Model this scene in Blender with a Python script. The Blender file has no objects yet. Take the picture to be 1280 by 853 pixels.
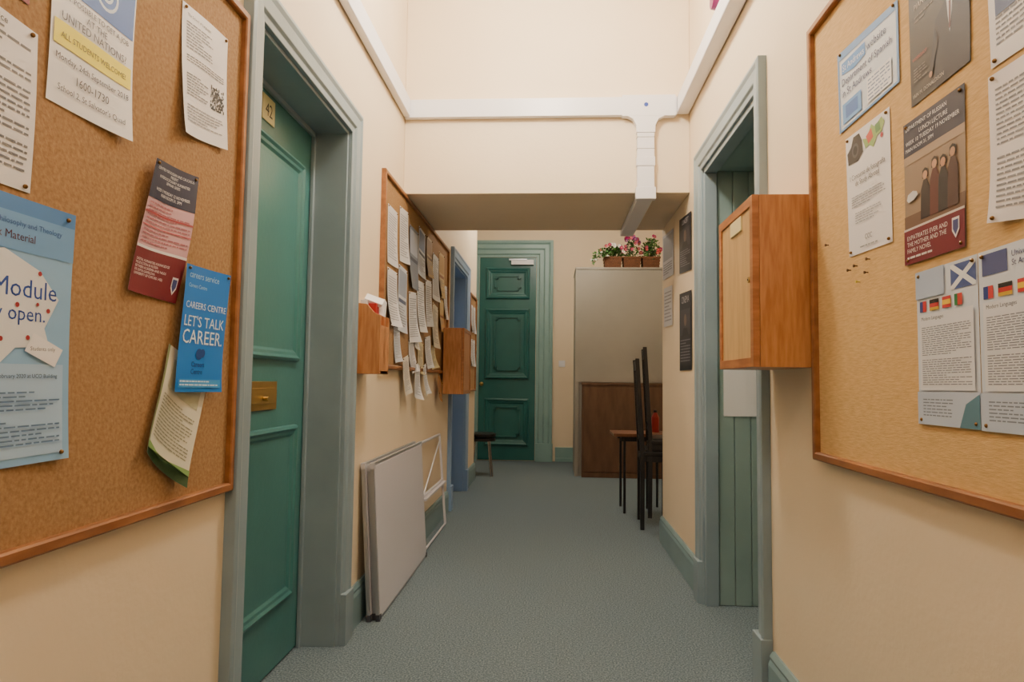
import bpy, bmesh, math, random
from mathutils import Matrix, Vector
random.seed(7)

# ------------------------------------------------------------------ colour / materials
def lin(c):
    c = c / 255.0
    return c / 12.92 if c <= 0.04045 else ((c + 0.055) / 1.055) ** 2.4
def C(r, g, b):
    return (lin(r), lin(g), lin(b), 1.0)
_m = {}
def base_mat(name):
    m = bpy.data.materials.new(name); m.use_nodes = True
    nt = m.node_tree
    return m, nt, nt.nodes['Principled BSDF']
def flat(rgb, rough=0.6, metal=0.0, name=None, coat=0.0):
    k = (rgb, rough, metal, coat)
    if k in _m: return _m[k]
    m, nt, p = base_mat(name or 'paint_%d_%d_%d' % rgb)
    p.inputs['Base Color'].default_value = C(*rgb)
    p.inputs['Roughness'].default_value = rough
    p.inputs['Metallic'].default_value = metal
    p.inputs['Coat Weight'].default_value = coat
    _m[k] = m
    return m
def noisy(name, c1, c2, scale=5, rough=0.6, detail=4, bump=0.0, bscale=None, stretch=(1, 1, 1), lo=0.35, hi=0.65, bdist=0.01):
    m, nt, p = base_mat(name)
    N, Lk = nt.nodes, nt.links
    tc = N.new('ShaderNodeTexCoord'); mp = N.new('ShaderNodeMapping')
    mp.inputs['Scale'].default_value = stretch
    Lk.new(tc.outputs['Object'], mp.inputs['Vector'])
    n = N.new('ShaderNodeTexNoise'); n.inputs['Scale'].default_value = scale; n.inputs['Detail'].default_value = detail
    Lk.new(mp.outputs['Vector'], n.inputs['Vector'])
    r = N.new('ShaderNodeValToRGB')
    r.color_ramp.elements[0].position = lo; r.color_ramp.elements[0].color = C(*c1)
    r.color_ramp.elements[1].position = hi; r.color_ramp.elements[1].color = C(*c2)
    Lk.new(n.outputs['Fac'], r.inputs['Fac']); Lk.new(r.outputs['Color'], p.inputs['Base Color'])
    p.inputs['Roughness'].default_value = rough
    if bump > 0:
        n2 = N.new('ShaderNodeTexNoise'); n2.inputs['Scale'].default_value = bscale or scale; n2.inputs['Detail'].default_value = 5
        Lk.new(mp.outputs['Vector'], n2.inputs['Vector'])
        b = N.new('ShaderNodeBump'); b.inputs['Strength'].default_value = bump; b.inputs['Distance'].default_value = bdist
        Lk.new(n2.outputs['Fac'], b.inputs['Height']); Lk.new(b.outputs['Normal'], p.inputs['Normal'])
    return m

M_WALL = noisy('cream_wall_paint', (234, 214, 184), (239, 220, 191), 1.3, 0.6, bump=0.08, bscale=60)
M_CEIL = noisy('ceiling_paint', (240, 232, 215), (244, 238, 224), 1.5, 0.8)
M_BLUEGREY = noisy('blue_grey_gloss_paint', (132, 150, 160), (144, 162, 171), 3, 0.38, bump=0.04, bscale=40)
M_SKIRT = noisy('skirting_gloss_paint', (122, 148, 154), (132, 158, 163), 3, 0.38)
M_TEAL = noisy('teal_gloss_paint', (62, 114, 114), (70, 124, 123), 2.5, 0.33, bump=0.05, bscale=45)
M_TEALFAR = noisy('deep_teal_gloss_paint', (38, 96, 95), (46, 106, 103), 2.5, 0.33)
M_BLUELIT_DOOR = noisy('door_paint_with_blue_light', (92, 146, 214), (100, 156, 224), 2.5, 0.35)  # the blue light falling on this door is painted into its colour
M_BLUELIT_TRIM = noisy('casing_paint_with_blue_light', (136, 164, 200), (146, 174, 208), 2.5, 0.35)  # grey-blue casing, made paler and bluer to hold the blue light on it
M_TG = noisy('sage_board_paint', (136, 160, 158), (146, 170, 167), 3, 0.4)
M_FARTRIM = noisy('pale_teal_trim_paint', (128, 162, 160), (138, 172, 169), 3, 0.4)
M_CARPET = noisy('grey_blue_carpet', (70, 87, 98), (124, 140, 149), 150, 0.95, detail=6, bump=0.6, bscale=220, lo=0.36, hi=0.64, bdist=0.004)
M_CORK_L = noisy('cork_brown', (146, 108, 66), (174, 136, 92), 120, 0.85, detail=8, bump=0.25, bscale=200, lo=0.3, hi=0.7, bdist=0.003)
M_CORK_R = noisy('hessian_gold', (202, 162, 102), (224, 186, 128), 90, 0.85, detail=8, bump=0.25, bscale=200, stretch=(1, 0.35, 3), lo=0.3, hi=0.7, bdist=0.003)
M_WOOD = noisy('orange_varnished_wood', (158, 100, 58), (186, 124, 76), 9, 0.38, detail=6, stretch=(1, 1, 6))
M_WOODV = noisy('orange_varnished_wood_vertical', (176, 114, 66), (202, 142, 90), 16, 0.36, detail=6, stretch=(5, 5, .6))
M_WOODH = noisy('board_frame_wood', (136, 86, 48), (164, 108, 64), 10, 0.4, detail=6, stretch=(3, .8, 3))
M_PLY = noisy('pale_plywood', (198, 160, 106), (214, 178, 122), 12, 0.4, detail=5, stretch=(4, 4, .5))
M_PVC = flat((236, 234, 238), 0.35, name='white_pvc')
M_GREY = noisy('beige_grey_laminate', (150, 146, 136), (158, 154, 144), 2, 0.5)
M_BROWN = noisy('dark_wood_laminate', (92, 66, 48), (112, 82, 60), 14, 0.45, detail=5, stretch=(1, 1, .25))
M_BLACK = flat((22, 20, 22), 0.35, name='black_lacquer')
M_CHROME = flat((200, 200, 205), 0.2, 1.0, name='chrome')
M_BRASS = flat((190, 160, 96), 0.35, 0.9, name='aged_brass')
M_ALU = flat((176, 178, 184), 0.35, 0.7, name='aluminium_edge')
M_WHITEBOARD = flat((216, 212, 220), 0.3, name='whiteboard_enamel')
M_PAPER = flat((236, 234, 236), 0.6, name='white_paper')
M_WICKER = noisy('wicker', (74, 44, 26), (122, 78, 46), 90, 0.8, stretch=(1, 1, 3))

# ------------------------------------------------------------------ mesh builder
class MB:
    def __init__(s): s.v = []; s.f = []; s.m = []; s.mats = []
    def mi(s, mat):
        if mat not in s.mats: s.mats.append(mat)
        return s.mats.index(mat)
    def face(s, pts, mat):
        n = len(s.v); s.v += [tuple(p) for p in pts]; s.f.append(tuple(range(n, n + len(pts)))); s.m.append(s.mi(mat))
    def mesh(s, vs, fs, mat):
        n = len(s.v); s.v += [tuple(p) for p in vs]; k = s.mi(mat)
        for f in fs: s.f.append(tuple(i + n for i in f)); s.m.append(k)
    def box(s, x0, x1, y0, y1, z0, z1, mat, T=None):
        vs = [(x, y, z) for x in (x0, x1) for y in (y0, y1) for z in (z0, z1)]
        if T: vs = [T @ Vector(p) for p in vs]
        s.mesh(vs, [(0, 1, 3, 2), (4, 6, 7, 5), (0, 4, 5, 1), (2, 3, 7, 6), (0, 2, 6, 4), (1, 5, 7, 3)], mat)
    def cyl(s, p0, p1, r, mat, n=12, r2=None):
        p0 = Vector(p0); p1 = Vector(p1); r2 = r if r2 is None else r2
        d = (p1 - p0).normalized(); a = d.orthogonal().normalized(); b = d.cross(a)
        vs = []
        for p, rr in ((p0, r), (p1, r2)):
            for i in range(n):
                t = 2 * math.pi * i / n; vs.append(p + (a * math.cos(t) + b * math.sin(t)) * rr)
        fs = [(i, (i + 1) % n, n + (i + 1) % n, n + i) for i in range(n)] + [tuple(range(n)), tuple(range(n, 2 * n))]
        s.mesh(vs, fs, mat)
    def tube(s, pts, r, mat, n=10):
        for a, b in zip(pts[:-1], pts[1:]): s.cyl(a, b, r, mat, n)
        for p in pts[1:-1]: s.ball(p, r, mat, 6)
    def ball(s, c, r, mat, n=8, sc=(1, 1, 1)):
        c = Vector(c); vs = []; fs = []
        for i in range(n + 1):
            ph = math.pi * i / n
            for j in range(2 * n):
                th = math.pi * j / n
                vs.append(c + Vector((r * sc[0] * math.sin(ph) * math.cos(th), r * sc[1] * math.sin(ph) * math.sin(th), r * sc[2] * math.cos(ph))))
        for i in range(n):
            for j in range(2 * n):
                k = 2 * n; fs.append((i * k + j, i * k + (j + 1) % k, (i + 1) * k + (j + 1) % k, (i + 1) * k + j))
        s.mesh(vs, fs, mat)
    def ring(s, u0, u1, v0, v1, prof, mapf, mat, cap=None):
        """mitred rectangular moulding: prof = [(inset, height)]"""
        vs = []; fs = []
        for ins, h in prof:
            for u, v in ((u0 + ins, v0 + ins), (u1 - ins, v0 + ins), (u1 - ins, v1 - ins), (u0 + ins, v1 - ins)):
                vs.append(mapf(u, v, h))
        for k in range(len(prof) - 1):
            for i in range(4):
                j = (i + 1) % 4; fs.append((k * 4 + i, k * 4 + j, k * 4 + 4 + j, k * 4 + 4 + i))
        s.mesh(vs, fs, mat)
        if cap: s.face(vs[-4:], cap)
    def arch(s, u0, u1, v1, prof, mapf, mat):
        """door casing (no bottom bar): prof inset measured outward from opening"""
        vs = []; fs = []
        for o, h in prof:
            for u, v in ((u0 - o, 0.0), (u0 - o, v1 + o), (u1 + o, v1 + o), (u1 + o, 0.0)): vs.append(mapf(u, v, h))
        for k in range(len(prof) - 1):
            for i in range(3): fs.append((k * 4 + i, k * 4 + i + 1, k * 4 + 5 + i, k * 4 + 4 + i))
        s.mesh(vs, fs, mat)
    def build(s, name, bevel=0.0, smooth=False, parent=None, recalc=True):
        me = bpy.data.meshes.new(name); me.from_pydata(s.v, [], s.f)
        for m in s.mats: me.materials.append(m)
        for p, k in zip(me.polygons, s.m): p.material_index = k; p.use_smooth = smooth
        me.update()
        if recalc:
            bm = bmesh.new(); bm.from_mesh(me); bmesh.ops.recalc_face_normals(bm, faces=bm.faces); bm.to_mesh(me); bm.free()
        o = bpy.data.objects.new(name, me); bpy.context.collection.objects.link(o)
        if bevel > 0:
            b = o.modifiers.new('bevel', 'BEVEL'); b.width = bevel; b.segments = 2; b.limit_method = 'ANGLE'
        if parent: o.parent = parent
        return o

XL, XR = -0.851, 0.7445
YB, YF = -2.5, 9.011
CE = 3.40
BH0, BH1, BHZ = 3.676, 4.59, 2.104      # bulkhead
mapL = lambda X: (lambda u, v, h: (X + h, u, v))
mapR = lambda X: (lambda u, v, h: (X - h, u, v))
mapF = lambda Y: (lambda u, v, h: (u, Y - h, v))

# ------------------------------------------------------------------ room shell
b = MB(); b.box(-1.9, 2.0, YB - .1, YF + .2, -0.1, 0, M_CARPET); b.build('floor')
b = MB(); b.box(-1.9, 2.0, YB - .1, YF + .2, CE, CE + .1, M_CEIL); b.build('ceiling')
D1 = (1.82, 2.67, 2.08); D2 = (5.55, 6.46, 2.07); D3 = (2.45, 3.33, 2.12)
b = MB()
b.box(-1.15, XL, YB, D1[0], 0, CE, M_WALL); b.box(-1.15, XL, D1[0], D1[1], D1[2], CE, M_WALL)
b.box(-1.15, XL, D1[1], D2[0], 0, CE, M_WALL); b.box(-1.15, XL, D2[0], D2[1], D2[2], CE, M_WALL)
b.box(-1.15, XL, D2[1], 7.32, 0, CE, M_WALL)
b.build('wall_left')
b = MB(); b.box(-1.75, -1.65, 7.2, YF, 0, CE, M_WALL); b.box(-1.65, -1.15, 7.2, 7.32, 0, CE, M_WALL); b.build('wall_left_alcove')
b = MB()
b.box(XR, 1.40, YB, D3[0], 0, CE, M_WALL); b.box(XR, 1.40, D3[0], D3[1], D3[2], CE, M_WALL)
b.box(XR, 1.40, D3[1], 4.60, 0, CE, M_WALL)
b.build('wall_right')
b = MB(); b.box(1.72, 1.82, 4.6, YF, 0, CE, M_WALL); b.box(1.40, 1.72, 4.5, 4.6, 0, CE, M_WALL); b.build('wall_right_alcove')
b = MB(); b.box(-1.75, 1.82, YF, YF + .12, 0, CE, M_WALL); b.build('wall_far')
b = MB(); b.box(-1.2, 1.4, YB - .1, YB, 0, CE, M_WALL); b.build('wall_back')
b = MB(); b.box(XL, XR, BH0, BH1, BHZ, CE, M_WALL); b.build('ceiling_bulkhead', bevel=0.004)

# skirtings
SK = [(0.0, .022), (.13, .022), (.145, .016), (.155, .018), (.17, .008), (.17, 0)]
def skirt_y(bb, X, sgn, y0, y1):
    vs = []
    prof = [(0, 0)] + [(z, h) for z, h in SK]
    for y in (y0, y1):
        for z, h in prof: vs.append((X + sgn * h, y, z))
    n = len(prof); fs = [(i, i + 1, n + i + 1, n + i) for i in range(n - 1)] + [tuple(range(n)), tuple(range(n, 2 * n))]
    bb.mesh(vs, fs, M_SKIRT)
b = MB(); skirt_y(b, XL, 1, YB, 1.70); skirt_y(b, XL, 1, 2.785, 5.43); skirt_y(b, XL, 1, 6.58, 7.32); b.build('baseboard_left')
b = MB(); skirt_y(b, XR, -1, YB, 2.33); skirt_y(b, XR, -1, 3.45, 4.60); b.build('baseboard_right')
b = MB(); b.box(.04, 1.72, YF - .025, YF, 0, .19, M_FARTRIM); b.box(.04, 1.72, YF - .035, YF, 0, .05, M_FARTRIM)
b.box(-1.65, -1.26, YF - .025, YF, 0, .19, M_FARTRIM); b.build('baseboard_far', bevel=.004)

# ------------------------------------------------------------------ door casings & doors
CAS = [(0, -.01), (0, .016), (.02, .018), (.03, .026), (.07, .028), (.085, .034), (.1, .030), (.1, 0)]
def casing(name, d, mapf, mat, prof=CAS, plinth=True):
    b = MB(); b.arch(d[0], d[1], d[2], prof, mapf, mat)
    w = prof[-1][0]
    if plinth:
        for u0, u1 in ((d[0] - w - .004, d[0] - .002), (d[1] + .002, d[1] + w + .004)):
            p = [mapf(u, v, h) for h in (0, .04) for u in (u0, u1) for v in (0, .2)]
            b.mesh(p, [(0, 1, 3, 2), (4, 6, 7, 5), (0, 4, 5, 1), (2, 3, 7, 6), (0, 2, 6, 4), (1, 5, 7, 3)], mat)
    return b
def jamb_left(b, d, x0, mat):
    t = .004
    b.box(x0, XL, d[0] - t, d[0] + .012, 0, d[2], mat); b.box(x0, XL, d[1] - .012, d[1] + t, 0, d[2], mat)
    b.box(x0, XL, d[0], d[1], d[2] - .012, d[2] + t, mat)
b = casing('', D1, mapL(XL), M_BLUEGREY); jamb_left(b, D1, -1.05, M_BLUEGREY)
b.box(-.998, -.984, D1[1] - .03, D1[1] - .011, 0, D1[2] - .01, M_BLUEGREY)
b.box(-.998, -.984, D1[0] + .01, D1[1] - .011, D1[2] - .03, D1[2] - .011, M_BLUEGREY)
b.build('trim_1', bevel=.002)
b = casing('', D2, mapL(XL), M_BLUELIT_TRIM); jamb_left(b, D2, -1.05, M_BLUELIT_TRIM); b.build('trim_2', bevel=.002)

PAN = [(0, .0005), (.004, .014), (.014, .019), (.024, .012), (.034, .010), (.044, .003), (.06, .002)]
def panel(b, mapf, u0, u1, v0, v1, mat):
    b.ring(u0, u1, v0, v1, PAN, mapf, mat, cap=mat)
# door 1 (42)
b = MB(); X = -1.0; mp = mapL(X)
b.box(X - .04, X, D1[0] + .014, D1[1] - .014, .008, D1[2] - .014, M_TEAL)
for v0, v1 in ((.23, .88), (1.12, 1.90)):
    panel(b, mp, 1.93, 2.56, v0, v1, M_TEAL)
b.box(X, X + .006, 2.12, 2.37, .945, 1.045, M_BRASS)
b.box(X + .006, X + .012, 2.145, 2.345, .968, 1.022, M_BRASS)
b.cyl((X + .012, 2.245, .985), (X + .03, 2.245, .985), .008, M_BRASS)
M_PLATE = flat((206, 198, 146), .4, .1, name='number_plate')
b.box(X, X + .005, 2.175, 2.275, 1.945, 2.035, M_PLATE)
door1 = b.build('door_1', bevel=.0015)

# text helper ---------------------------------------------------------------
_tc = {}
def text_geo(body, align='LEFT'):
    k = (body, align)
    if k in _tc: return _tc[k]
    cu = bpy.data.curves.new('t', 'FONT'); cu.body = body; cu.size = 1; cu.align_x = align; cu.resolution_u = 2; cu.space_line = 1.0
    o = bpy.data.objects.new('t', cu); bpy.context.collection.objects.link(o)
    dg = bpy.context.evaluated_depsgraph_get(); dg.update()
    me = bpy.data.meshes.new_from_object(o.evaluated_get(dg))
    vs = [v.co[:2] for v in me.vertices]; fs = [tuple(p.vertices) for p in me.polygons]
    bpy.data.objects.remove(o); bpy.data.curves.remove(cu); bpy.data.meshes.remove(me)
    x0 = min(v[0] for v in vs); x1 = max(v[0] for v in vs); y0 = min(v[1] for v in vs); y1 = max(v[1] for v in vs)
    vs = [((x - x0), (y - y0)) for x, y in vs]
    _tc[k] = (vs, fs, x1 - x0, y1 - y0)
    return _tc[k]
def add_text(b, body, mapf, u0, v0, w, hh, mat, h, flip=1):
    vs, fs, W, H = text_geo(body)
    sx = w / W; sy = hh / H
    b.mesh([mapf(u0 + flip * x * sx, v0 + y * sy, h) for x, y in vs], fs, mat)
b = MB(); add_text(b, '42', mapL(X), 2.197, 1.966, .056, .045, flat((30, 28, 22), .5), .0056); b.build('number', parent=door1, recalc=False)

# door 2 (blue light put into its colour)
b = MB(); X = -.98; mp = mapL(X)
b.box(X - .04, X, D2[0] + .014, D2[1] - .014, .008, D2[2] - .014, M_BLUELIT_DOOR)
for v0, v1 in ((.22, .88), (1.1, 1.92)):
    panel(b, mp, 5.66, 5.98, v0, v1, M_BLUELIT_DOOR); panel(b, mp, 6.03, 6.35, v0, v1, M_BLUELIT_DOOR)
b.cyl((X, 5.61, 1.0), (X + .05, 5.61, 1.0), .012, M_BRASS); b.ball((X + .065, 5.61, 1.0), .026, M_BRASS)
b.build('door_2', bevel=.0015)

# door 3 : deep boarded recess on the right
b = MB(); b.arch(D3[0], D3[1], D3[2], CAS, mapR(XR), M_BLUEGREY)
for y0, y1 in ((D3[0] - .104, D3[0] - .002), (D3[1] + .002, D3[1] + .104)):
    b.box(XR - .04, XR, y0, y1, 0, .2, M_BLUEGREY)
b.box(XR - .005, .80, D3[1] - .03, D3[1] + .004, 0, D3[2], M_BLUEGREY)
b.box(XR - .005, .80, D3[0] - .004, D3[0] + .03, 0, D3[2], M_BLUEGREY)
b.box(XR - .005, .80, D3[0], D3[1], D3[2] - .025, D3[2] + .004, M_BLUEGREY)
b.build('trim_3', bevel=.003)
b = MB()
x = .802
while x < 1.30:
    x1 = min(x + .078, 1.30)
    for y0, y1 in ((D3[1] - .016, D3[1] + .003), (D3[0] - .003, D3[0] + .016)):
        b.box(x + .0015, x1 - .0015, y0, y1, 0.002, D3[2] - .002, M_TG)
    x = x1
b.box(.80, 1.32, D3[0], D3[1], D3[2] - .012, D3[2] + .004, M_TG)
b.build('trim_4', bevel=.003)
b = MB(); b.box(1.30, 1.34, D3[0] + .018, D3[1] - .018, .008, D3[2] - .014, M_TEAL)
for v0, v1 in ((.22, .88), (1.1, 1.92)): panel(b, mapR(1.30), 2.58, 3.2, v0, v1, M_TEAL)
b.ball((1.25, 2.53, 1.0), .028, M_BRASS); b.cyl((1.30, 2.53, 1.0), (1.25, 2.53, 1.0), .01, M_BRASS)
b.build('door_3', bevel=.0015)

# far door
FD = (-1.004, -.229, 2.743)
FC = [(0, -.01), (0, .012), (.035, .014), (.045, .03), (.10, .032), (.115, .05), (.17, .052), (.19, .07), (.225, .066), (.225, 0)]
b = MB(); b.arch(FD[0], FD[1], FD[2], FC, mapF(YF), M_FARTRIM)
for u0, u1 in ((FD[0] - .235, FD[0] - .002), (FD[1] + .002, FD[1] + .235)): b.box(u0, u1, YF - .085, YF, 0, .24, M_FARTRIM)
b.build('trim_5', bevel=.003)
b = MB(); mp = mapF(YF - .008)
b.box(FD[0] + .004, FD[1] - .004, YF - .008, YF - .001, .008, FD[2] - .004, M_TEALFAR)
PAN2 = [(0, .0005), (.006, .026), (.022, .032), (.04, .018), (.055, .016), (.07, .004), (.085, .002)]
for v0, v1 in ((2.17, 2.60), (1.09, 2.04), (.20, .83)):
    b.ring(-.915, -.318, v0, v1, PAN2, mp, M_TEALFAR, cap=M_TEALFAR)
    i0, i1, j0, j1 = -.80, -.433, v0 + .11, v1 - .11; k = .035; w = .018
    def bar(u0, u1, a0, a1): b.box(u0, u1, YF - .03, YF - .009, a0, a1, M_TEALFAR)
    bar(i0 + k, i1 - k, j0, j0 + w); bar(i0 + k, i1 - k, j1 - w, j1); bar(i0, i0 + w, j0 + k, j1 - k); bar(i1 - w, i1, j0 + k, j1 - k)
    for (uu, s) in ((i0, 1), (i1, -1)):
        for (aa, t) in ((j0, 1), (j1, -1)):
            ua, ub = sorted((uu, uu + s * (k + w))); ac, ad = sorted((aa + t * k, aa + t * (k + w))); bar(ua, ub, ac, ad)
            ua, ub = sorted((uu + s * k, uu + s * (k + w))); ac, ad = sorted((aa, aa + t * (k + w))); bar(ua, ub, ac, ad)
b.cyl((-.95, YF - .01, 1.02), (-.95, YF - .06, 1.02), .01, M_BRASS); b.ball((-.95, YF - .075, 1.02), .028, M_BRASS)
b.box(-.57, -.27, YF - .07, YF - .008, 2.635, 2.70, M_PVC)
b.box(-.60, -.36, YF - .085, YF - .07, 2.69, 2.71, M_ALU)
b.build('door_4', bevel=.001)

# ------------------------------------------------------------------ trunking (on 6 mm stand-off clips)
b = MB(); G = .006
b.box(XL + G, XL + .042, YB, BH0 - .05, 2.53, 2.63, M_PVC)
b.box(XL + G, XL + .030, YB, BH0 - .05, 2.63, 2.645, M_PVC)
b.build('cable_trunking_left', bevel=.004)
b = MB(); Y0 = BH0 - G
b.box(XL + .006, XR - .076, Y0 - .035, Y0, 2.53, 2.632, M_PVC)
b.box(.37, .66, Y0 - .041, Y0, 2.522, 2.64, M_PVC)
out = [(.37, 2.53), (.40, 2.522), (.43, 2.505), (.447, 2.47), (.449, 2.43), (.549, 2.43), (.551, 2.47), (.568, 2.505), (.60, 2.522), (.63, 2.53)]
vs = [(x, Y0, z) for x, z in out] + [(x, Y0 - .040, z) for x, z in out]
n = len(out); b.mesh(vs, [tuple(range(n)), tuple(range(n, 2 * n))] + [(i, (i + 1) % n, n + (i + 1) % n, n + i) for i in range(n)], M_PVC)
b.box(.453, .545, Y0 - .036, Y0, BHZ - .03, 2.44, M_PVC)
b.box(.449, .549, Y0 - .040, Y0, BHZ + .14, BHZ + .19, M_PVC)
b.box(.451, .547, Y0 - .038, Y0, BHZ + .235, BHZ + .238, M_GREY); b.box(.451, .547, Y0 - .038, Y0, BHZ + .30, BHZ + .303, M_GREY)
b.box(.445, .553, Y0 - .044, Y0, BHZ - .045, BHZ + .02, M_PVC)
b.cyl((.50, Y0 - .041, 2.585), (.50, Y0 - .044, 2.585), .012, flat((40, 70, 160), .4), 20)
b.build('cable_trunking', bevel=.004)
b = MB(); b.box(.455, .543, Y0, BH1, BHZ - .042, BHZ - .004, M_PVC); b.build('soffit_cable_trunking', bevel=.004)
b = MB(); b.box(XR - .074, XR - G, YB, BH0 - G, 2.542, 2.635, M_PVC); b.build('cable_trunking_right', bevel=.006)
b = MB()
b.cyl((XR - .001, 2.86, 2.72), (XR - .03, 2.86, 2.72), .05, flat((225, 222, 220), .4), 24)
b.cyl((XR - .03, 2.86, 2.72), (XR - .07, 2.86, 2.72), .045, flat((120, 24, 90), .35), 24, .036)
b.build('fire_alarm_beacon', bevel=.002)

# ------------------------------------------------------------------ noticeboards
def board(name, side, y0, y1, z0, z1, cork, fw=.022, th=.022):
    b = MB(); X = XL if side == 'L' else XR; mp = mapL(X) if side == 'L' else mapR(X)
    b.ring(y0, y1, z0, z1, [(0, .0005), (0, th), (.004, th + .003), (fw - .004, th + .003), (fw, th), (fw, .010)], mp, M_WOODH, cap=cork)
    b.face([mp(y0, z0, .0005), mp(y1, z0, .0005), mp(y1, z1, .0005), mp(y0, z1, .0005)], cork)
    return b.build(name, bevel=0)
board('noticeboard', 'L', .25, 1.716, .763, 2.04, M_CORK_L)
boardR = board('noticeboard', 'R', .25, 1.918, .85, 2.072, M_CORK_R)
boardM = board('noticeboard', 'L', 3.20, 5.25, 1.11, 2.10, M_CORK_L)
boardF = board('noticeboard', 'L', 6.68, 7.22, .95, 1.95, M_CORK_L)

# ------------------------------------------------------------------ posters
INK = (40, 40, 48)
def bil(c, s, t):
    tl, tr, br, bl = c
    return tuple((tl[i] * (1 - s) + tr[i] * s) * (1 - t) + (bl[i] * (1 - s) + br[i] * s) * t for i in (0, 1))
def poster(name, side, c, bg, items, curl=(0, 0, 0, 0), off=.012, pins=True, wave=0.0, g=16, pin=(120, 85, 40), parent=None):
    X = XL if side == 'L' else XR; sg = 1 if side == 'L' else -1
    ph = random.uniform(0, 6)
    def P(s, t, h=0):
        y, z = bil(c, s, t)
        d = off + h
        d += curl[0] * ((1 - s) * (1 - t)) ** 3 + curl[1] * (s * (1 - t)) ** 3 + curl[2] * (s * t) ** 3 + curl[3] * ((1 - s) * t) ** 3
        d += wave * (0.5 + 0.5 * math.sin(5.5 * s + 2.5 * t + ph)) * math.sin(math.pi * min(1, t * .85 + .15))
        return (X + sg * d, y, z)
    w = math.dist(c[0], c[1]); hh = math.dist(c[0], c[3])
    curved = any(curl) or wave
    b = MB()
    def grid(s0, t0, s1, t1, mat, h, n=None):
        n = n or (max(3, int(g * max(s1 - s0, t1 - t0))) if curved else 1)
        vs = [P(s0 + (s1 - s0) * i / n, t0 + (t1 - t0) * j / n, h) for j in range(n + 1) for i in range(n + 1)]
        fs = [(j * (n + 1) + i, j * (n + 1) + i + 1, (j + 1) * (n + 1) + i + 1, (j + 1) * (n + 1) + i) for j in range(n) for i in range(n)]
        b.mesh(vs, fs, mat)
    grid(0, 0, 1, 1, flat(bg, .5), 0, g if curved else 1)
    lay = .0007
    for it in items:
        k = it[0]
        if k == 'r': grid(*it[1:5], flat(it[5], .5), lay); lay += .00012
        elif k == 'p':
            b.face([P(s, t, lay) for s, t in it[1]], flat(it[2], .5)); lay += .00012
        elif k == 'c':
            _, s, t, r, col = it; b.face([P(s + r / w * math.cos(a * math.pi / 10), t + r / hh * math.sin(a * math.pi / 10), lay) for a in range(20)], flat(col, .5)); lay += .00012
        elif k == 'l':
            _, s0, t0, s1, t1, n, col = it[:7]
            dt = (t1 - t0) / n
            for i in range(n):
                s = s0; end = s1 if random.random() > .25 else s0 + (s1 - s0) * random.uniform(.5, .95)
                while s < end - .02:
                    ww = random.uniform(.03, .11) * min(1, .6 + (s1 - s0)); e = min(s + ww, end)
                    a = t0 + i * dt + dt * .25
                    b.face([P(s, a, lay), P(e, a, lay), P(e, a + dt * .36, lay), P(s, a + dt * .36, lay)], flat(col, .6))
                    s = e + .014
            lay += .00008
        elif k == 'q':
            _, s0, t0, s1, t1, n, col = it
            for i in range(n):
                for j in range(n):
                    if random.random() < .5:
                        a, e = s0 + (s1 - s0) * i / n, s0 + (s1 - s0) * (i + 1) / n
                        f_, g_ = t0 + (t1 - t0) * j / n, t0 + (t1 - t0) * (j + 1) / n
                        b.face([P(a, f_, lay), P(e, f_, lay), P(e, g_, lay), P(a, g_, lay)], flat(col, .6))
        elif k == 't':
            _, s0, t0, s1, t1, body, col = it[:7]
            al = it[7] if len(it) > 7 else 'l'
            A = {'l': 'LEFT', 'c': 'CENTER', 'r': 'RIGHT'}[al]
            vs, fs, W, H = text_geo(body, A)
            sc = min((s1 - s0) * w / W, (t1 - t0) * hh / H)
            ds = sc / w; dtt = sc / hh
            ox = {'l': s0, 'c': (s0 + s1) / 2 - W * ds / 2, 'r': s1 - W * ds}[al]
            oy = (t0 + t1) / 2 + H * dtt / 2
            b.mesh([P(ox + x * ds, oy - y * dtt, lay) for x, y in vs], fs, flat(col, .5)); lay += .00012
    if pins:
        for s, t in ((.06, .03), (.94, .03)) + (((.06, .97), (.94, .97)) if pins == 4 else ()):
            b.ball(P(s, t, .002), .0038, flat(pin, .3, .6), 5)
    return b.build(name, recalc=False, parent=parent)
NAVY = (24, 32, 66); WHITE = (236, 234, 234); MAROON = (112, 18, 34)

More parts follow.
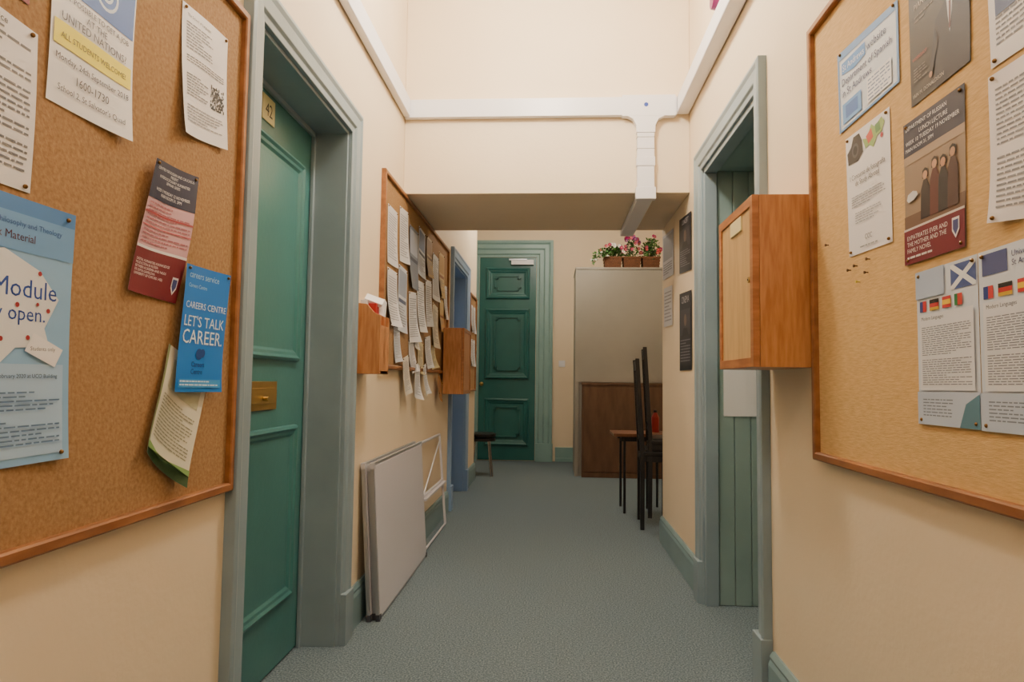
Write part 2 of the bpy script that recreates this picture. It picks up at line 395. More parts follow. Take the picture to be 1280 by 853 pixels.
poster('careers_poster', 'L', ((1.446, 1.312), (1.640, 1.314), (1.606, 1.020), (1.414, 1.023)), (24, 120, 212), [
    ('t', .08, .05, .75, .10, 'careers service', (170, 210, 240)), ('t', .08, .14, .5, .18, 'Careers Centre', (170, 210, 240)),
    ('t', .06, .25, .96, .38, 'CAREERS CENTRE', (225, 240, 252)), ('t', .06, .38, .94, .50, "LET'S TALK", (225, 240, 252)), ('t', .06, .51, .94, .62, 'CAREER.', (225, 240, 252)),
    ('c', .45, .70, .013, (14, 60, 130)), ('c', .52, .69, .010, (14, 60, 130)),
    ('t', .3, .76, .72, .86, 'Careers\nCentre', (14, 50, 120)), ('r', .05, .90, .95, .965, (60, 150, 220)), ('l', .08, .905, .9, .96, 2, (220, 235, 250))],
    curl=(.0, .006, .012, .004), off=.026, wave=.004)
poster('seminar_poster', 'L', ((1.313, 1.509), (1.501, 1.525), (1.431, 1.218), (1.251, 1.225)), (206, 162, 172), [
    ('r', 0, 0, 1, .30, NAVY), ('r', 0, .66, 1, 1, MAROON), ('r', 0, .655, 1, .675, (230, 225, 225)),
    ('t', .08, .03, .92, .18, 'CENTRE FOR RUSSIAN AND CAUCASUS\nPRESENT\nINTERDISCIPLINARY HUMANITIES\nSEMINAR SERIES', (232, 232, 240), 'c'),
    ('t', .12, .20, .88, .28, 'WEEK 9 MONDAY 12 NOVEMBER\nMAIN ROOM 31, 5PM', (232, 232, 240), 'c'),
    ('l', .05, .32, .95, .64, 11, (176, 106, 116)), ('r', 0, .40, 1, .412, (170, 60, 66)), ('r', 0, .5, 1, .508, (190, 90, 100)),
    ('t', .05, .70, .7, .93, 'DIGITAL HUMANITIES KNOWLEDGE\nPRODUCTION IN RUSSIA:\nBETWEEN ACADEMIA AND NGOS\nDR SOFYA GAVRILOVA\n(UNIVERSITY OF OXFORD, HSE)', (240, 225, 225)),
    ('p', [(.80, .82), (.92, .82), (.92, .90), (.86, .95), (.80, .90)], (225, 220, 225)), ('p', [(.815, .835), (.905, .835), (.905, .89), (.86, .93), (.815, .89)], (60, 70, 130))],
    curl=(.012, .0, .0, .008), off=.013, wave=.010)
poster('magazine_leaflet', 'L', ((1.409, 1.128), (1.589, 1.06), (1.465, .808), (1.326, .902)), (214, 210, 192), [
    ('r', 0, .90, 1, 1, (52, 80, 46)), ('r', .0, .0, .03, .9, (128, 140, 96)), ('l', .10, .42, .9, .82, 14, (140, 142, 122)), ('r', .15, .1, .9, .36, (176, 176, 150)),
    ('p', [(0, .88), (.4, .92), (1, .86), (1, .91), (0, .95)], (120, 154, 90))], curl=(0, 0, .025, .015), off=.013, pins=False, wave=.008)
poster('un_jobs_poster', 'L', ((1.029, 1.812), (1.25, 1.815), (1.238, 1.515), (1.029, 1.513)), (236, 236, 240), [
    ('r', .2, .0, .98, .32, (60, 110, 196)), ('c', .6, .15, .034, (215, 228, 245)), ('c', .6, .15, .028, (60, 110, 196)), ('c', .6, .15, .018, (215, 228, 245)), ('c', .6, .15, .012, (60, 110, 196)),
    ('r', .03, .52, .97, .66, (246, 232, 40)),
    ('t', .05, .345, .95, .39, 'IS IT POSSIBLE TO GET A JOB', (60, 60, 80), 'c'), ('t', .3, .40, .7, .44, 'AT THE', (60, 60, 80), 'c'), ('t', .1, .455, .9, .51, 'UNITED NATIONS?', (60, 60, 80), 'c'),
    ('t', .10, .57, .9, .62, 'ALL STUDENTS WELCOME!', (80, 76, 40), 'c'),
    ('t', .06, .70, .94, .76, 'Monday, 24th September 2018', (50, 50, 70), 'c'), ('t', .3, .79, .7, .84, '1600-1730', (50, 50, 70), 'c'), ('t', .1, .87, .9, .93, "School 2, St Salvator's Quad", (50, 50, 70), 'c')],
    curl=(0, 0, .014, 0), wave=.003)
poster('text_notice', 'L', ((.80, 1.62), (1.005, 1.607), (1.008, 1.346), (.80, 1.345)), (230, 228, 232), [('l', .08, .08, .94, .9, 22, (120, 120, 126)), ('t', .5, .03, .95, .07, 'Notice', INK)], pins=4, wave=.003)
poster('red_flyer', 'L', ((.80, 1.80), (.985, 1.80), (.985, 1.645), (.80, 1.645)), (150, 30, 24), [('r', .1, .15, .85, .8, (190, 150, 110))], pins=True)
poster('text_notice', 'L', ((1.410, 1.904), (1.619, 1.921), (1.621, 1.633), (1.411, 1.601)), (232, 230, 234), [
    ('t', .1, .06, .6, .09, 'The School of Languages', INK), ('l', .08, .12, .62, .34, 9, (120, 120, 128)), ('l', .08, .38, .92, .44, 3, (100, 100, 106)),
    ('q', .62, .5, .93, .70, 15, (30, 30, 34)), ('l', .08, .52, .56, .70, 8, (120, 120, 128)), ('l', .08, .76, .9, .90, 6, (140, 140, 148))], curl=(0, 0, .01, .02), wave=.006)
poster('module_poster', 'L', ((.82, 1.335), (1.104, 1.334), (1.115, .914), (.82, .91)), (140, 184, 226), [
    ('r', 0, .0, 1, .06, (80, 134, 200)), ('r', 0, .06, 1, .2, (110, 160, 214)), ('r', .08, .62, .95, .97, (168, 200, 234)),
    ('p', [(.2, .26), (.5, .2), (.75, .26), (.9, .36), (.8, .48), (.84, .55), (.6, .56), (.5, .62), (.3, .55), (.12, .5), (.25, .4), (.1, .33)], (226, 230, 236)),
    ('t', .25, .085, .9, .115, 'School of Philosophy and Theology', (50, 90, 160)), ('t', .35, .13, .8, .16, 'Dark Material', (90, 60, 80)),
    ('t', .1, .30, .88, .37, 'New Module', (24, 70, 160), 'r'), ('t', .3, .42, .80, .475, 'now open.', (24, 70, 160), 'r'),
    ('c', .75, .27, .004, (160, 40, 50)), ('c', .6, .40, .004, (160, 40, 50)), ('c', .5, .53, .004, (160, 40, 50)), ('c', .68, .52, .004, (160, 40, 50)), ('c', .82, .41, .004, (160, 40, 50)), ('c', .74, .39, .003, (160, 40, 50)),
    ('p', [(.72, .50), (.94, .56), (.88, .63), (.66, .57)], (236, 236, 240)), ('t', .70, .55, .88, .575, 'Students only', (60, 60, 80)),
    ('t', .2, .655, .9, .68, 'Recruitment event: 8 February 2020 at UCO Building', (30, 50, 90), 'c'), ('l', .12, .72, .92, .80, 5, (90, 120, 160)), ('l', .12, .83, .92, .93, 6, (90, 120, 160))], curl=(0, .006, .008, 0), pins=4, wave=.0)

# right board
poster('spanish_department_poster', 'R', ((1.740, 1.911), (1.436, 1.885), (1.436, 1.703), (1.734, 1.700)), (218, 228, 242), [
    ('r', 0, 0, 1, .10, (110, 156, 214)), ('r', 0, 0, .03, 1, (110, 156, 214)), ('r', .97, 0, 1, 1, (110, 156, 214)), ('r', 0, .97, 1, 1, (110, 156, 214)),
    ('p', [(.08, .16), (.5, .14), (.5, .3), (.3, .34), (.08, .3)], (90, 150, 224)), ('t', .10, .18, .48, .28, 'St Andrews', (230, 240, 250)), ('t', .52, .17, .9, .27, 'website', (50, 70, 120)),
    ('t', .08, .36, .94, .48, 'Department of Spanish', (20, 40, 110)), ('t', .08, .49, .60, .60, 'in St Andrews', (20, 40, 110)),
    ('r', .08, .68, .42, .93, (110, 166, 230)), ('r', .14, .72, .36, .88, (60, 116, 196)), ('r', .52, .62, .9, .93, (240, 242, 248)), ('l', .54, .64, .88, .92, 6, (120, 140, 180))], pins=True, wave=.0)
poster('theatre_poster', 'R', ((1.395, 1.93), (1.186, 1.93), (1.197, 1.632), (1.393, 1.627)), (58, 54, 54), [
    ('t', .1, .32, .45, .36, 'PIANIST', (200, 190, 180)), ('l', .1, .40, .42, .46, 2, (150, 140, 135)),
    ('p', [(.46, 1), (.44, .72), (.47, .56), (.60, .50), (.68, .46), (.84, .48), (.98, .54), (1, .7), (1, 1)], (24, 28, 48)), ('p', [(.65, .49), (.75, .49), (.73, .60), (.70, .72), (.67, .60)], (214, 214, 220)), ('p', [(.69, .52), (.72, .52), (.715, .68), (.70, .70), (.685, .68)], (90, 30, 40)),
    ('p', [(.65, .40), (.66, .34), (.70, .31), (.76, .31), (.79, .35), (.79, .41), (.765, .46), (.72, .49), (.68, .46)], (180, 134, 110)), ('p', [(.64, .37), (.66, .31), (.71, .285), (.77, .29), (.80, .33), (.80, .38), (.78, .34), (.72, .325), (.67, .345)], (34, 26, 22)),
    ('p', [(.46, .60), (.36, .86), (.41, .88), (.52, .70)], (24, 28, 48)), ('c', .38, .885, .006, (176, 130, 106)),
    ('t', .06, .68, .32, .71, 'WORKSHOP', (190, 80, 60)), ('t', .06, .93, .6, .96, 'IAIN M. DONALDSON', (200, 190, 180)), ('l', .08, .76, .32, .86, 5, (140, 130, 125))])
poster('photography_contest_poster', 'R', ((1.702, 1.674), (1.481, 1.668), (1.481, 1.368), (1.692, 1.373)), (238, 236, 240), [
    ('p', [(.04, .14), (.14, .10), (.2, .03), (.34, .03), (.4, .1), (.42, .2), (.3, .25), (.06, .24)], (44, 42, 46)), ('c', .24, .15, .018, (80, 80, 90)), ('c', .24, .15, .011, (20, 20, 26)),
    ('p', [(.42, .10), (.52, .12), (.62, .03), (.70, .07), (.84, .03), (.9, .08), (.84, .14), (.74, .15), (.66, .22), (.56, .18), (.48, .19)], (150, 180, 104)), ('p', [(.5, .1), (.62, .06), (.66, .14), (.55, .17)], (206, 84, 66)), ('p', [(.7, .06), (.8, .05), (.82, .12), (.72, .13)], (90, 140, 84)), ('c', .84, .17, .006, (190, 50, 60)),
    ('t', .1, .34, .9, .46, 'I Concurso de fotografía\nde Study Abroad', (60, 60, 66), 'c'), ('l', .12, .52, .9, .62, 5, (150, 150, 156)), ('l', .2, .66, .8, .76, 5, (160, 160, 166)),
    ('t', .42, .86, .58, .91, 'CCC', (90, 90, 96), 'c'), ('l', .3, .94, .7, .97, 1, (150, 150, 150))], pins=4)
fig = []
for sx, sk, hgt, cl in ((.38, (196, 150, 120), .40, (40, 30, 32)), (.54, (200, 155, 125), .36, (90, 44, 40)), (.68, (190, 140, 110), .38, (34, 30, 36)), (.83, (190, 145, 115), .35, (70, 42, 38))):
    fig += [('p', [(sx - .085, .72), (sx - .075, hgt + .12), (sx - .03, hgt + .06), (sx + .03, hgt + .06), (sx + .075, hgt + .12), (sx + .08, .72)], cl), ('p', [(sx - .05, hgt + .05), (sx - .045, hgt - .005), (sx, hgt - .02), (sx + .045, hgt - .005), (sx + .05, hgt + .05)], (36, 26, 22)), ('c', sx, hgt + .03, .0085, sk)]
poster('expat_reading_poster', 'R', ((1.425, 1.601), (1.215, 1.600), (1.224, 1.305), (1.428, 1.305)), (150, 128, 108), [
    ('r', 0, .22, 1, .30, (168, 146, 124)), ('r', 0, 0, 1, .24, (32, 38, 66)), ('r', 0, .66, 1, .76, (110, 84, 68)), *fig, ('r', 0, .76, 1, 1, (112, 20, 40)), ('r', 0, .75, 1, .765, (210, 200, 195)),
    ('t', .06, .03, .75, .07, 'DEPARTMENT OF RUSSIAN', (225, 225, 232)), ('t', .3, .09, .9, .12, 'LUNCH LECTURE', (225, 225, 232)), ('t', .06, .14, .94, .17, 'WEEK 10 TUESDAY 19 NOVEMBER', (225, 225, 232)), ('t', .06, .19, .94, .22, 'MAIN ROOM 31, 5PM', (225, 225, 232)),
    ('t', .06, .80, .75, .93, 'EXPATRIATES EVER AND\nTHE MOTHER AND THE\nFAMILY NOVEL', (235, 225, 225)), ('l', .06, .94, .5, .98, 1, (220, 210, 210)),
    ('p', [(.07, .55), (.09, .515), (.18, .50), (.25, .515), (.27, .54), (.2, .565), (.1, .57)], (215, 215, 218)), ('p', [(.82, .80), (.93, .80), (.93, .88), (.875, .93), (.82, .88)], (230, 225, 228)), ('p', [(.835, .815), (.915, .815), (.915, .87), (.875, .91), (.835, .87)], (60, 70, 130))], pins=4)
poster('text_notice', 'R', ((1.146, 1.885), (.935, 1.885), (.935, 1.585), (1.144, 1.590)), (230, 228, 232), [('l', .08, .3, .9, .9, 20, (130, 130, 140)), ('r', .08, .55, .35, .72, (60, 80, 130))], pins=4, wave=.004)
poster('text_notice', 'R', ((1.150, 1.578), (.94, 1.575), (.94, 1.30), (1.148, 1.328)), (228, 224, 228), [('l', .08, .1, .9, .5, 12, (140, 140, 148)), ('l', .08, .56, .9, .92, 10, (140, 140, 148))], curl=(0, 0, 0, .012), pins=4, wave=.004)
for k, (ya, yb, za, zb, fl) in enumerate(((1.390, 1.195, 1.283, 1.286, 1), (1.193, .98, 1.286, 1.289, 0))):
    flags = [('r', .06, .20, .12, .27, (40, 60, 130)), ('r', .12, .20, .18, .27, (200, 50, 50)), ('r', .24, .20, .40, .225, (30, 30, 30)), ('r', .24, .225, .40, .25, (190, 40, 40)), ('r', .24, .25, .40, .27, (210, 170, 40)),
             ('r', .46, .20, .6, .27, (200, 50, 50)), ('r', .46, .22, .6, .25, (230, 190, 50)), ('r', .66, .20, .71, .27, (40, 120, 70)), ('r', .71, .20, .78, .27, (200, 60, 50))]
    top = [('r', .60, .02, .98, .17, (70, 90, 150)), ('p', [(.60, .02), (.65, .02), (.98, .15), (.98, .17), (.93, .17), (.60, .04)], (235, 238, 242)), ('p', [(.98, .02), (.93, .02), (.60, .15), (.60, .17), (.65, .17), (.98, .04)], (235, 238, 242))] if fl else [('r', .05, .02, .35, .14, (80, 90, 140)), ('t', .4, .04, .95, .12, 'University of\nSt Andrews', (60, 70, 120))]
    poster('language_course_notice', 'R', ((ya, za), (yb, zb), (yb, .982), (ya, .981)), (214, 222, 236), top + flags + [
        ('r', 0, 0, .5, .18, (176, 192, 218)) if fl else ('r', .9, 0, 1, .18, (176, 192, 218)),
        ('r', .06, .24 + .05, .94, .78, (226, 228, 236)), ('t', .10, .305, .8, .335, 'Modern Languages', (50, 60, 90)), ('l', .10, .37, .9, .56, 14, (120, 126, 144)), ('l', .10, .58, .9, .75, 12, (130, 134, 150)),
        ('r', 0, .79, 1, 1, (190, 202, 222)), ('l', .1, .83, .6, .95, 6, (120, 130, 150)), ('p', [(.7, 1), (.8, .86), (1, .80), (1, 1)], (90, 130, 150))], pins=4)
# drawing pins left on the board
b = MB()
for y, z, c in ((1.590, 1.350, (90, 60, 30)), (1.655, 1.345, (90, 60, 30)), (1.69, 1.34, (90, 60, 30)), (1.644, 1.305, (220, 200, 80)), (1.60, 1.32, (90, 60, 30)), (1.82, 1.43, (90, 60, 30))):
    b.cyl((XR - .010, y, z), (XR - .017, y, z), .0015, flat(c, .4)); b.cyl((XR - .017, y, z), (XR - .020, y, z), .0036, flat(c, .4))
b.build('drawing_pins', parent=boardR)

# middle-left board papers
def paper(side, y, z, w=.20, h=.285, bg=(226, 224, 226), tilt=0.0, off=.012, name='paper_notice', par=None, items=None):
    s = 1 if side == 'L' else -1
    c = []
    for a, e in ((-.5, .5), (.5, .5), (.5, -.5), (-.5, -.5)):
        u, v = a * w, e * h
        c.append((y + s * (u * math.cos(tilt) - v * math.sin(tilt)), z + u * math.sin(tilt) + v * math.cos(tilt)))
    return poster(name, side, c, bg, items or [('l', .1, .12, .9, .9, 18, (150, 150, 158))], off=off, pins=True, curl=(0, 0, random.uniform(.01, .04), random.uniform(.0, .03)), parent=par)
PIC = lambda a, b_: [('r', .08, .06, .92, .45, a), ('r', .08, .5, .92, .56, b_), ('l', .1, .6, .9, .92, 8, (140, 140, 148))]
for (y, z, w, h, t, bg, it) in ((3.40, 1.80, .21, .30, 0, (226, 224, 228), None), (3.40, 1.48, .21, .29, 0, (224, 222, 226), None), (3.66, 1.86, .21, .30, .06, (230, 228, 230), None), (3.64, 1.50, .21, .36, -.04, (206, 210, 220), PIC((150, 160, 180), (90, 100, 130))),
        (3.91, 1.78, .25, .36, 0, (120, 128, 142), PIC((170, 176, 190), (60, 66, 84))), (3.93, 1.43, .22, .30, .09, (228, 226, 228), None), (4.16, 1.86, .21, .30, -.06, (200, 204, 214), PIC((110, 130, 170), (60, 70, 90))), (4.17, 1.52, .23, .32, .04, (232, 230, 230), None),
        (4.41, 1.88, .20, .26, 0, (190, 160, 108), PIC((160, 120, 70), (110, 80, 50))), (4.42, 1.57, .22, .31, .07, (226, 224, 226), None), (4.66, 1.78, .23, .32, -.03, (224, 222, 224), None), (4.68, 1.44, .22, .30, -.08, (226, 216, 196), None),
        (4.93, 1.84, .24, .33, .03, (204, 174, 120), PIC((190, 150, 90), (150, 90, 60))), (4.95, 1.54, .18, .24, 0, (204, 160, 92), PIC((210, 180, 120), (150, 80, 50))), (3.93, 1.20, .15, .21, .2, (228, 226, 228), None), (4.18, 1.20, .17, .2, -.16, (224, 206, 160), None), (4.43, 1.24, .2, .22, .14, (230, 228, 228), None), (5.13, 1.66, .16, .26, .05, (225, 222, 224), None), (3.55, 1.25, .14, .2, .1, (216, 220, 230), None), (4.05, 1.33, .12, .16, -.2, (236, 232, 226), None), (4.64, 1.22, .13, .17, .2, (216, 200, 150), None)):
    paper('L', y, z, w, h, bg, t, par=boardM, items=it, off=.012 + random.uniform(0, .006))
paper('L', 3.72, 1.08, .15, .22, (228, 220, 205), .18, off=.03, par=boardM)
paper('L', 4.03, 1.05, .14, .21, (232, 230, 230), -.16, off=.03, par=boardM)
paper('L', 4.28, 1.06, .10, .2, (232, 230, 230), .22, off=.03, par=boardM)
paper('L', 4.84, 1.00, .2, .15, (200, 140, 72), -.35, off=.03, par=boardM)
for y, z in ((6.85, 1.7), (7.07, 1.7), (6.85, 1.35), (7.07, 1.35)): paper('L', y, z, .19, .28, par=boardF)
# right corridor posters
def dark_items(n):
    r = [('t', .1, .05, .9, .14, n, (190, 186, 190), 'c'), ('r', .1, .22, .9, .55, (58, 56, 64)), ('c', .5, .36, .035, (120, 100, 90)), ('p', [(.25, .56), (.35, .46), (.65, .46), (.75, .56)], (20, 20, 24)), ('l', .1, .6, .9, .9, 8, (140, 138, 144))]
    return r
poster('event_poster', 'R', ((3.965, 2.02), (3.62, 1.99), (3.62, 1.67), (3.965, 1.70)), (34, 34, 42), dark_items('CONCERT'), off=.004, pins=False)
poster('event_poster', 'R', ((3.965, 1.58), (3.62, 1.56), (3.62, 1.13), (3.965, 1.13)), (30, 30, 38), dark_items('CINEMA'), off=.004, pins=False)
poster('event_poster', 'R', ((4.56, 2.05), (4.16, 2.02), (4.16, 1.73), (4.56, 1.75)), (176, 176, 188), [('r', .08, .06, .92, .6, (130, 132, 146)), ('l', .1, .66, .9, .92, 5, (90, 90, 100))], off=.004, pins=False)
poster('event_poster', 'R', ((4.52, 1.69), (4.20, 1.67), (4.20, 1.42), (4.52, 1.43)), (214, 212, 216), [('l', .1, .1, .9, .9, 9, (150, 150, 160))], off=.004, pins=False)
# paper on boarded reveal of door 3
b = MB(); yy = D3[1] - .0185
vs = [(.828 + .21 * i / 6, yy - .003 * math.sin(i * .5) ** 2, .90 + .225 * j) for j in (0, 1) for i in range(7)]
b.mesh(vs, [(i, i + 1, i + 8, i + 7) for i in range(6)], M_PAPER)
b.build('blank_paper_notice', recalc=False)

# ------------------------------------------------------------------ wooden boxes
def key_cabinet(name, side, y0, y1, z0, z1, depth, gap=0.0, pale=True):
    sg = 1 if side == 'L' else -1; X = (XL if side == 'L' else XR) + sg * gap
    b = MB(); t = .018; xf = X + sg * depth
    def bx(xa, xb, *r): b.box(min(xa, xb), max(xa, xb), *r)
    bx(X, xf - sg * .02, y0, y0 + t, z0, z1, M_WOODV); bx(X, xf - sg * .02, y1 - t, y1, z0, z1, M_WOODV)
    bx(X, xf - sg * .02, y0 + t, y1 - t, z0, z0 + t, M_WOODV); bx(X, xf - sg * .02, y0 + t, y1 - t, z1 - t, z1, M_WOODV)
    bx(X, X + sg * .006, y0 + t, y1 - t, z0 + t, z1 - t, M_PLY)
    f = .028; xd0, xd1 = xf - sg * .019, xf
    bx(xd0, xd1, y0, y0 + f, z0, z1, M_WOOD); bx(xd0, xd1, y1 - f, y1, z0, z1, M_WOOD)
    bx(xd0, xd1, y0 + f, y1 - f, z0, z0 + f, M_WOOD); bx(xd0, xd1, y0 + f, y1 - f, z1 - f, z1, M_WOOD)
    bx(xd0, xf - sg * .005, y0 + f, y1 - f, z0 + f, z1 - f, M_PLY if pale else M_WOODV)
    return b, xf, sg
b, xf, sg = key_cabinet('', 'R', 1.94, 2.325, 1.105, 1.603, .175)
b.box(xf - .0, xf + .006, 2.06, 2.18, 1.525, 1.57, flat((236, 222, 168), .5))
b.cyl((xf + .006, 1.978, 1.36), (xf - .003, 1.978, 1.36), .009, M_BRASS, 16); b.cyl((xf - .003, 1.978, 1.36), (xf - .0045, 1.978, 1.36), .003, M_BLACK, 8)
b.build('wooden_letter_box', bevel=.002)
b, xf, sg = key_cabinet('', 'L', 5.0, 5.43, .955, 1.455, .158, gap=.0262, pale=False)
b.build('wooden_letter_box', bevel=.002)
# leaflet holder
b = MB(); x0, x1 = XL, XL + .115
b.box(x0, x0 + .01, 2.81, 2.965, 1.08, 1.385, M_WOODV)
for y in (2.81, 2.881, 2.953):
    pr = [(x0, 1.08), (x1, 1.08), (x1, 1.33), (x1 - .03, 1.345), (x1 - .06, 1.38), (x0, 1.385)]
    vs = [(x, y, z) for x, z in pr] + [(x, y + .012, z) for x, z in pr]; n = 6
    b.mesh(vs, [tuple(range(n)), tuple(range(n, 2 * n))] + [(i, (i + 1) % n, n + (i + 1) % n, n + i) for i in range(n)], M_WOODV)
b.box(x1 - .012, x1, 2.822, 2.953, 1.08, 1.29, M_WOODV); b.box(x0, x1, 2.822, 2.953, 1.08, 1.095, M_WOODV)
b.box(x0 + .02, x0 + .05, 2.83, 2.875, 1.10, 1.40, M_PAPER); b.box(x0 + .055, x0 + .09, 2.83, 2.876, 1.10, 1.385, flat((190, 40, 40), .6)); b.box(x0 + .02, x0 + .06, 2.9, 2.945, 1.10, 1.40, flat((220, 170, 60), .6))
T = Matrix.Translation((x0 + .07, 2.86, 1.395)) @ Matrix.Rotation(.6, 4, 'X') @ Matrix.Rotation(.4, 4, 'Y')
b.box(-.04, .04, -.02, .03, -.006, .012, M_PAPER, T)
T = Matrix.Translation((x0 + .085, 2.92, 1.36)) @ Matrix.Rotation(-.3, 4, 'X')
b.box(-.02, .02, -.02, .02, -.05, .05, M_PAPER, T)
b.build('leaflet_holder', bevel=.0015)
poster('yellow_flyer', 'L', ((3.02, 1.25), (3.12, 1.25), (3.12, 1.10), (3.02, 1.10)), (214, 168, 76), [('c', .5, .4, .02, (190, 90, 40)), ('l', .1, .7, .9, .9, 3, INK)], off=.004)

# ------------------------------------------------------------------ leaning whiteboards
b = MB(); H = .685; LA = math.asin(.044 / H)
for k, (xb, y0, y1) in enumerate(((-.746, 2.95, 4.05), (-.765, 2.968, 4.06), (-.784, 2.94, 4.04))):
    T = Matrix.Translation((xb, 0, .002)) @ Matrix.Rotation(-LA, 4, 'Y')
    hh = H - .012 * (k % 2); th = .015
    b.box(-th, 0, y0, y1, 0, hh, M_ALU, T)
    b.box(0, .0025, y0 + .014, y1 - .014, .014, hh - .014, M_WHITEBOARD, T)
    for ya, za in ((y0, 0), (y0, hh - .026), (y1 - .026, 0), (y1 - .026, hh - .026)):
        b.box(-th - .001, .0035, ya - .002, ya + .028, za - .001, za + .027, flat((70, 70, 78), .5) if za == 0 else flat((190, 188, 194), .4), T)
b.build('leaning_whiteboards', bevel=.002)
# folded flipchart easel
b = MB(); a = math.asin(.055 / .66)
T = Matrix.Translation((-.775, 0, .001)) @ Matrix.Rotation(-a, 4, 'Y')
def bar(y0, z0, y1, z1, r=.009):
    b.cyl(T @ Vector((0, y0, z0)), T @ Vector((0, y1, z1)), r, M_WHITEBOARD, 10)
bar(4.15, .012, 4.12, .66); bar(4.93, .012, 4.93, .66); bar(4.12, .66, 4.93, .66); bar(4.14, .33, 4.93, .33); bar(4.15, .012, 4.93, .012, .007); bar(4.2, .33, 4.93, .62, .005)
b.box(-.008, .03, 4.14, 4.93, .31, .322, M_WHITEBOARD, T)
b.build('folded_easel', smooth=False)

# ------------------------------------------------------------------ far furniture
b = MB()
b.box(.256, 1.45, 7.66, 8.3, 0, 2.35, M_GREY); b.box(.25, 1.455, 7.645, 8.3, 2.35, 2.375, M_GREY)
b.box(.256, 1.45, 7.645, 7.66, 1.06, 2.345, M_GREY)
b.box(.256, .30, 7.645, 7.66, 0, 1.06, M_GREY)
b.build('tall_storage_cabinet', bevel=.003)
b = MB()
b.box(.33, 1.45, 7.57, 7.64, .0, 1.03, M_BROWN); b.box(.325, 1.455, 7.56, 7.64, 1.03, 1.055, M_BROWN)
b.box(.35, 1.43, 7.56, 7.57, .06, 1.0, M_BROWN); b.box(.33, 1.45, 7.56, 7.57, 0, .05, M_BROWN)
b.build('brown_wooden_cupboard', bevel=.003)

def planter(name, cx, cy, z, w, flowers, blooms, spread=.13, up=.2, nleaf=150, trail=False):
    b = MB(); d = .09; hgt = .14
    for k in range(8):
        z0 = z + k * hgt / 8; e = .004 * (k % 2); g = .012 * k / 8
        b.box(cx - w / 2 + .012 - g - e, cx + w / 2 - .012 + g + e, cy - d + .01 - g - e, cy + d - .01 + g + e, z0, z0 + hgt / 8, M_WICKER)
    b.box(cx - w / 2 - .006, cx + w / 2 + .006, cy - d - .006, cy + d + .006, z + hgt - .012, z + hgt + .006, M_WICKER)
    greens = [flat((52, 96, 38), .6), flat((78, 128, 52), .6), flat((34, 70, 28), .6)]
    for i in range(nleaf):
        th = random.uniform(0, 2 * math.pi); ph = random.uniform(.1, 1.9); rr = random.uniform(.3, 1)
        c = Vector((cx + spread * rr * math.sin(ph) * math.cos(th), cy + .1 * rr * math.sin(ph) * math.sin(th), z + hgt + .03 + up * .9 * rr * max(-.35, math.cos(ph))))
        dr = Vector((random.uniform(-1, 1), random.uniform(-1, 1), random.uniform(-.4, 1))).normalized(); sd = dr.orthogonal().normalized()
        L = random.uniform(.03, .055)
        b.face([c, c + dr * L * .5 + sd * L * .3, c + dr * L, c + dr * L * .5 - sd * L * .3], random.choice(greens))
    for i in range(blooms):
        th = random.uniform(0, 2 * math.pi); ph = random.uniform(0, 1.5)
        c = Vector((cx + spread * 1.0 * math.sin(ph) * math.cos(th), cy - abs(.1 * math.sin(ph) * math.sin(th)) - .02, z + hgt + .03 + up * math.cos(ph)))
        col = flat(random.choice(flowers), .5)
        R = random.uniform(.018, .028)
        for k in range(7):
            a = k * 2 * math.pi / 7; dr = Vector((math.cos(a), -.45, math.sin(a))).normalized(); sd = Vector((-math.sin(a), 0, math.cos(a)))
            b.face([c, c + dr * R * .6 + sd * R * .45, c + dr * R * 1.1, c + dr * R * .6 - sd * R * .45], col)
        b.ball(c, R * .3, flat((200, 170, 70), .5), 4)
    if trail:
        for i in range(90):
            t = random.random(); c = Vector((cx - .09 - .15 * t + random.uniform(-.02, .02), cy - .1 + random.uniform(-.04, .04), z + hgt + .02 + .07 * math.sin(t * 3) - .10 * t + random.uniform(-.03, .05)))
            dr = Vector((random.uniform(-1, 1), random.uniform(-1, 1), random.uniform(-.6, 1))).normalized(); sd = dr.orthogonal()
            L = .04; b.face([c, c + dr * L * .5 + sd * L * .3, c + dr * L, c + dr * L * .5 - sd * L * .3], flat(random.choice([(50, 96, 36), (80, 130, 60), (60, 110, 46), (225, 225, 215)]), .6))
    return b.build(name, recalc=False)
MG = (168, 10, 92); PK = (140, 10, 66); WH = (232, 230, 224)
planter('flower_basket', .69, 7.85, 2.376, .2, [WH, WH, MG], 10, .16, .13, 280, True)
planter('flower_basket', .91, 7.85, 2.376, .2, [MG, MG, PK, (110, 20, 110)], 30, .11, .24, 180)
planter('flower_basket', 1.13, 7.85, 2.376, .2, [MG, (180, 40, 60), PK], 9, .12, .24, 340)

